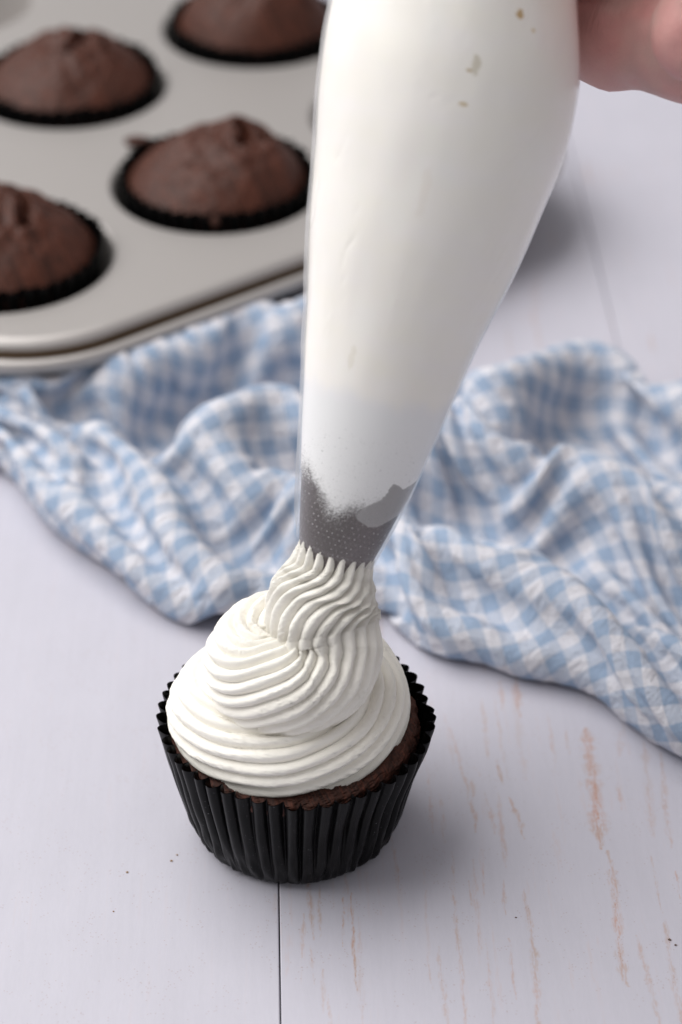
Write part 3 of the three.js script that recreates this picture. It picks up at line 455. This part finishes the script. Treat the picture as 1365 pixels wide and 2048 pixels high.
// ---------------------------------------------------------------- gingham tea towel, crumpled: guided start shape, then relaxed as cloth
{
  const NI = 190, NJ = 140;
  const front = table([[-0.13, -0.172], [-0.0965, -0.1552], [-0.0775, -0.1244], [-0.0605, -0.1055], [-0.0442, -0.0862], [-0.0291, -0.078], [-0.005, -0.079], [0.0233, -0.0845], [0.0374, -0.0677], [0.0569, -0.0577], [0.0773, -0.0479], [0.0899, -0.0331], [0.1038, -0.0179], [0.13, 0.004], [0.17, 0.02]]);
  const back = table([[-0.13, -0.192], [-0.1, -0.2], [-0.085, -0.206], [-0.07, -0.222], [-0.0286, -0.245], [-0.0025, -0.25], [0.03, -0.225], [0.0561, -0.196], [0.0733, -0.2], [0.0911, -0.214], [0.107, -0.206], [0.1255, -0.2], [0.17, -0.19]]);
  const guides = [   // [height, width, x, z, ...]
    [0.022, 0.013, 0.0276, -0.0983, 0.0505, -0.0886, 0.0709, -0.072, 0.0899, -0.0495, 0.1084, -0.0324, 0.15, -0.012],
    [-0.011, 0.006, 0.0419, -0.1248, 0.0596, -0.1145, 0.0868, -0.0995, 0.1014, -0.085],
    [0.024, 0.015, 0.0424, -0.1479, 0.0607, -0.1424, 0.0826, -0.1288, 0.1038, -0.1157, 0.16, -0.09],
    [0.030, 0.012, 0.0588, -0.1701, 0.0756, -0.185, 0.0926, -0.1958, 0.1109, -0.185, 0.16, -0.17],
    [-0.016, 0.009, 0.0882, -0.1786, 0.0962, -0.1771, 0.1113, -0.1786],
    [0.030, 0.013, -0.0241, -0.1528, -0.0118, -0.1556, 0.0053, -0.1571, 0.0239, -0.1556, 0.0392, -0.1472],
    [0.024, 0.013, -0.0314, -0.1398, -0.0157, -0.1264, 0.0056, -0.1134],
    [-0.012, 0.007, -0.0244, -0.1032, -0.0004, -0.0983, 0.0145, -0.0983],
    [0.018, 0.011, -0.0636, -0.154, -0.0529, -0.1375, -0.0376, -0.1113, -0.0236, -0.0964],
    [0.016, 0.014, -0.105, -0.172, -0.0914, -0.1715, -0.0798, -0.1408, -0.0603, -0.112, -0.0408, -0.0874],
    [0.021, 0.012, -0.115, -0.182, -0.0885, -0.1829, -0.0751, -0.193],
    [0.031, 0.012, -0.0613, -0.1823, -0.0461, -0.196, -0.0268, -0.2072, -0.0085, -0.2119, 0.0048, -0.2184],
    [-0.014, 0.008, -0.0525, -0.166, -0.0316, -0.178, -0.0085, -0.182, 0.0148, -0.182]];
  const height = (x, z) => {
    let up = 0, down = 0, wsum = 0;
    for (const g of guides) {
      let d = 1e9; for (let i = 2; i + 3 < g.length; i += 2) { const dx = g[i + 2] - g[i], dz = g[i + 3] - g[i + 1], t = clamp(((x - g[i]) * dx + (z - g[i + 1]) * dz) / (dx * dx + dz * dz), 0, 1); d = Math.min(d, Math.hypot(x - g[i] - dx * t, z - g[i + 1] - dz * t)); }
      const k = Math.exp(-d * d / (g[1] * g[1] * 1.3));
      if (g[0] > 0) up = Math.max(up, 0) + g[0] * k * (1 - clamp(up / 0.034, 0, 1)); else down += g[0] * k;
    }
    return Math.max(0.0008, 0.95 * (up + down));
  };
  const n = NI * NJ, X = new Float32Array(n), Y = new Float32Array(n), Z = new Float32Array(n), GX = new Float32Array(n), GY = new Float32Array(n), GZ = new Float32Array(n);
  for (let j = 0; j < NJ; j++) for (let i = 0; i < NI; i++) {
    const u = i / (NI - 1), v = j / (NJ - 1), k = j * NI + i;
    let x = lerp(-0.112, 0.168, u) + 0.012 * (v - 0.4) * (1 - u); const fz = front(x), bz = back(x);
    const edge = Math.pow(clamp(1 - u * 14, 0, 1), 2);
    const tuck = 0.055; let z = v < tuck ? lerp(fz - 0.011, fz, Math.sin(v / tuck * Math.PI / 2)) : lerp(fz, bz, (v - tuck) / (1 - tuck));
    x += 0.006 * fbm(u * 5, v * 4, 3, 2) * (u > 0.03 ? 1 : 0); z += 0.004 * fbm(u * 6, v * 4, 8, 2) * Math.min(1, Math.min(v, 1 - v) * 8);
    const border = Math.min(1, Math.min(Math.max(0, v - tuck) * 11, (1 - v) * 9, u * 14));
    const roll = v < tuck ? 0.0035 * v / tuck : 0.0035 + 0.0075 * ss(0, 0.07, v - tuck) * ss(0.26, 0.1, v) * ss(0, 0.08, u);
    const y = Math.max(height(x, z) * ss(0, 1, border), roll) + 0.0012 + 0.0038 * Math.max(0, 0.35 + 0.65 * noise3(u * 7, v * 5, 4) + 0.2 * noise3(u * 20, v * 13, 14)) * border;
    X[k] = GX[k] = x; Y[k] = GY[k] = y; Z[k] = GZ[k] = z;
  }
  // rest lengths: what the guide surface has, evened out, plus some slack
  const len = (a, b) => Math.hypot(GX[a] - GX[b], GY[a] - GY[b], GZ[a] - GZ[b]);
  const RU = new Float32Array(n), RV = new Float32Array(n); let mu = 0, mv = 0;
  for (let j = 0; j < NJ; j++) for (let i = 0; i < NI; i++) { const k = j * NI + i; RU[k] = i + 1 < NI ? len(k, k + 1) : RU[k - 1]; RV[k] = j + 1 < NJ ? len(k, k + NI) : RV[k - NI]; mu += RU[k] / n; mv += RV[k] / n; }
  const blur = (A, times) => { for (let t = 0; t < times; t++) { const B = A.slice(); for (let j = 0; j < NJ; j++) for (let i = 0; i < NI; i++) { let s = 0, c = 0; for (const [di, dj] of [[0, 0], [3, 0], [-3, 0], [0, 3], [0, -3]]) { const x = i + di, y = j + dj; if (x >= 0 && y >= 0 && x < NI && y < NJ) { s += B[y * NI + x]; c++; } } A[j * NI + i] = s / c; } } };
  blur(RU, 14); blur(RV, 14);
  for (let k = 0; k < n; k++) { RU[k] = 1.09 * lerp(RU[k], mu, 0.25); RV[k] = 1.10 * lerp(RV[k], mv, 0.25); }
  const cons = [];   // a, b, rest, stiffness
  const link = (a, b, r, s) => cons.push(a, b, r, s);
  for (let j = 0; j < NJ; j++) for (let i = 0; i < NI; i++) {
    const k = j * NI + i, ru = RU[k], rv = RV[k];
    if (i + 1 < NI) link(k, k + 1, ru, 0.9); if (j + 1 < NJ) link(k, k + NI, rv, 0.9);
    if (i + 1 < NI && j + 1 < NJ) { const d = Math.hypot(ru, rv); link(k, k + NI + 1, d, 0.25); link(k + 1, k + NI, d, 0.25); }
    for (const [h, st] of [[2, 0.25], [4, 0.22], [7, 0.16]]) { if (i + h < NI) link(k, k + h, (ru + RU[k + h - 1]) / 2 * h, st); if (j + h < NJ) link(k, k + h * NI, (rv + RV[k + (h - 1) * NI]) / 2 * h, st); }
  }
  const PX = X.slice(), PY = Y.slice(), PZ = Z.slice(), nc = cons.length / 4;
  const CA = new Int32Array(nc), CB = new Int32Array(nc), CR = new Float32Array(nc), CS = new Float32Array(nc);
  for (let c = 0; c < nc; c++) { CA[c] = cons[c * 4]; CB[c] = cons[c * 4 + 1]; CR[c] = cons[c * 4 + 2]; CS[c] = cons[c * 4 + 3]; }
  const STEPS = 130;
  for (let it = 0; it < STEPS; it++) {
    const hold = (k) => { const j = Math.floor(k / NI), i = k - j * NI; return j < 3 || i < 3 ? 0.25 : j > 5 && j < 11 ? 0.12 : 0; };
    const grow = lerp(0.9, 1, ss(0, 70, it)), pull = it < 90 ? 0.02 : 0.006;
    for (let k = 0; k < n; k++) {
      const vx = (X[k] - PX[k]) * 0.8, vy = (Y[k] - PY[k]) * 0.8, vz = (Z[k] - PZ[k]) * 0.8; PX[k] = X[k]; PY[k] = Y[k]; PZ[k] = Z[k];
      const pull0 = pull, pullK = Math.max(pull0, hold(k)); X[k] += vx + (GX[k] - X[k]) * pullK; Y[k] += vy + (GY[k] - Y[k]) * pull * 1.2 - 0.00002; Z[k] += vz + (GZ[k] - Z[k]) * pullK;
    }
    for (let s = 0; s < 3; s++) {
      for (let q = 0; q < nc; q++) {
        const c = (it + s) & 1 ? nc - 1 - q : q, a = CA[c], b = CB[c], dx = X[b] - X[a], dy = Y[b] - Y[a], dz = Z[b] - Z[a], d = Math.sqrt(dx * dx + dy * dy + dz * dz) + 1e-9, r = CR[c] * grow;
        let st = CS[c]; if (d < r) st *= 0.5;
        const f = st * 0.5 * (d - r) / d; X[a] += dx * f; Y[a] += dy * f; Z[a] += dz * f; X[b] -= dx * f; Y[b] -= dy * f; Z[b] -= dz * f;
      }
      for (let k = 0; k < n; k++) {
        if (Y[k] < 0.0009) { Y[k] = 0.0009; X[k] = lerp(X[k], PX[k], 0.6); Z[k] = lerp(Z[k], PZ[k], 0.6); }
        const fz = front(X[k]); if (Z[k] > fz + 0.003) Z[k] = lerp(Z[k], fz + 0.002, 0.5);
        if (Y[k] > 0.029) { const tn = (X[k] - CELL0.x) * TN.x + (Z[k] - CELL0.z) * TN.z; if (tn < 0.075) Y[k] = lerp(Y[k], 0.0262, 0.6); }
      }
    }
  }
  // smooth lightly, then refine to a finer grid with Catmull-Rom
  const F = 3, MI = (NI - 1) * F, MJ = (NJ - 1) * F;
  const cub = (A, u, v) => {
    const i = Math.min(NI - 2, Math.floor(u)), j = Math.min(NJ - 2, Math.floor(v)), fu = u - i, fv = v - j;
    const w = (t) => [((-0.5 * t + 1) * t - 0.5) * t, (1.5 * t - 2.5) * t * t + 1, ((-1.5 * t + 2) * t + 0.5) * t, (0.5 * t - 0.5) * t * t];
    const wu = w(fu), wv = w(fv); let s = 0;
    for (let b = 0; b < 4; b++) { const jj = clamp(j + b - 1, 0, NJ - 1); for (let a = 0; a < 4; a++) s += wv[b] * wu[a] * A[jj * NI + clamp(i + a - 1, 0, NI - 1)]; }
    return s;
  };
  const g = grid(MI, MJ, (u, v) => V(cub(X, u * (NI - 1), v * (NJ - 1)), cub(Y, u * (NI - 1), v * (NJ - 1)), cub(Z, u * (NI - 1), v * (NJ - 1))));
  const CHECK = 0.0050, TILE = CHECK * 8;
  { // checks measured along the cloth from its middle, turned against the hem
    const SU = new Float32Array(n), SV = new Float32Array(n), ci = NI >> 1, cj = NJ >> 1;
    for (let j = 0; j < NJ; j++) { for (let i = ci + 1; i < NI; i++) SU[j * NI + i] = SU[j * NI + i - 1] + RU[j * NI + i - 1]; for (let i = ci - 1; i >= 0; i--) SU[j * NI + i] = SU[j * NI + i + 1] - RU[j * NI + i]; }
    for (let i = 0; i < NI; i++) { for (let j = cj + 1; j < NJ; j++) SV[j * NI + i] = SV[(j - 1) * NI + i] + RV[(j - 1) * NI + i]; for (let j = cj - 1; j >= 0; j--) SV[j * NI + i] = SV[(j + 1) * NI + i] - RV[j * NI + i]; }
    const uv = g.attributes.uv, ca = Math.cos(0.42), sa = Math.sin(0.42);
    for (let i = 0; i < uv.count; i++) { const a = uv.getX(i) * (NI - 1), b = uv.getY(i) * (NJ - 1), su = cub(SU, a, b), sv = cub(SV, a, b); uv.setXY(i, (su * ca + sv * sa) / TILE, (sv * ca - su * sa) / TILE); }
    // the white stripes pucker
    const p = g.attributes.position, nr = g.attributes.normal;
    for (let i = 0; i < p.count; i++) { const a = uv.getX(i) * 8, b = uv.getY(i) * 8, f = a - Math.floor(a), st = Math.floor(a) & 1 ? 0.35 : 1, h = 0.00042 * st * Math.sin(Math.PI * f) * noise3(a * 0.55, b * 1.15, 3) + 0.00035 * fbm(a * 0.3, b * 0.3, 8, 2); p.setXYZ(i, p.getX(i) + nr.getX(i) * h, p.getY(i) + nr.getY(i) * h + 0.0004, p.getZ(i) + nr.getZ(i) * h); }
    g.computeVertexNormals();
  }
  const white = [0.85, 0.848, 0.875], blue = [0.595, 0.668, 0.765];
  const thread = (u, v) => { const T = 112, a = Math.floor(u * T), b = Math.floor(v * T), over = (a + b) & 1, fu = u * T - a, fv = v * T - b; return [over, Math.sin(Math.PI * fu), Math.sin(Math.PI * fv), a, b]; };
  const map = dataTex(1024, 1024, (u, v) => {
    const [over, su, sv, a, b] = thread(u, v), warp = Math.floor(u * 8 + 0.03 * noise3(v * 40, u * 6, 1)) & 1, weft = Math.floor(v * 8 + 0.03 * noise3(u * 40, v * 6, 9)) & 1, c = (over ? warp : weft) ? blue : white;
    const k = (over ? 0.93 + 0.07 * su : 0.93 + 0.07 * sv) * (1 + 0.035 * noise3((over ? a : b) * 3.1, (over ? v : u) * 30, over)); return c.map((q) => q * k);
  });
  const bump = dataTex(1024, 1024, (u, v) => {
    const [over, su, sv] = thread(u, v), A = 2 * Math.PI * u, Bq = 2 * Math.PI * v;
    const pk = 0.5 + 0.5 * fbm(Math.cos(A) * 3.2, Math.sin(A) * 3.2 + Math.cos(Bq) * 3.2, Math.sin(Bq) * 3.2, 3), strip = Math.floor(u * 8) & 1;
    const cross = 0.5 + 0.5 * fbm(Math.cos(A) * 1.5 + 9, Math.sin(A) * 1.5 + Math.cos(Bq) * 8, Math.sin(Bq) * 8, 3);
    const h = 0.72 * (strip ? pk * 0.55 : 0.55 * pk + 0.45 * cross * pk) + 0.05 * (over ? su : sv); return [h, h, h];
  }, false);
  const mat = new THREE.MeshPhysicalMaterial({ map, bumpMap: bump, bumpScale: 0.0009, roughness: 0.92, sheen: 0.25, sheenRoughness: 0.6, side: THREE.DoubleSide });
  const t = thing('tea_towel', 'crumpled blue and white gingham tea towel lying between the cupcake and the tin', 'tea towel');
  part(t, 'cloth', g, mat);
}

// ---------------------------------------------------------------- crumbs on the planks
{
  const mat = new THREE.MeshStandardMaterial({ color: 0x9a7d5c, roughness: 0.9 }), dark = new THREE.MeshStandardMaterial({ color: 0x66544a, roughness: 0.9 });
  const spots = [[-0.0304, 0.0136, 0.32, 'brown crumb nearest the black paper case, on the clean plank'], [-0.0318, 0.0158, 0.42, 'larger tan crumb just outside the crumb nearest the black paper case'], [-0.0428, 0.0199, 0.4, 'tan crumb left of the cupcake, farthest back of the outer crumbs'], [-0.0452, 0.0337, 0.3, 'lone tiny brown crumb nearest the left edge of the photo'],
    [0.0933, 0.0434, 0.5, 'larger dark crumb of the pair at the right edge of the photo', 1], [0.0945, 0.0452, 0.4, 'smaller dark crumb of the pair at the right edge of the photo', 1], [0.0557, 0.0358, 0.32, 'lone dark crumb on the worn plank right of the cupcake', 1]];
  spots.forEach(([x, z, s, label, isDark], k) => {
    s *= 0.62;
    const g = new THREE.IcosahedronGeometry(0.001 * s, 2), p = g.attributes.position;
    for (let i = 0; i < p.count; i++) { const v = V(p.getX(i), p.getY(i), p.getZ(i)), f = 1 + 0.5 * noise3(v.x * 2500 + k * 9, v.y * 2500, v.z * 2500); p.setXYZ(i, v.x * f * 1.3, v.y * f * 0.7, v.z * f); }
    g.computeVertexNormals();
    const m = new THREE.Mesh(g, isDark ? dark : mat); m.name = numbered('crumb'); m.position.set(x, 0.0005 * s, z); m.castShadow = m.receiveShadow = true;
    m.userData = { label, category: 'crumb' };
    scene.add(m);
  });
}
renderer.render(scene, camera);
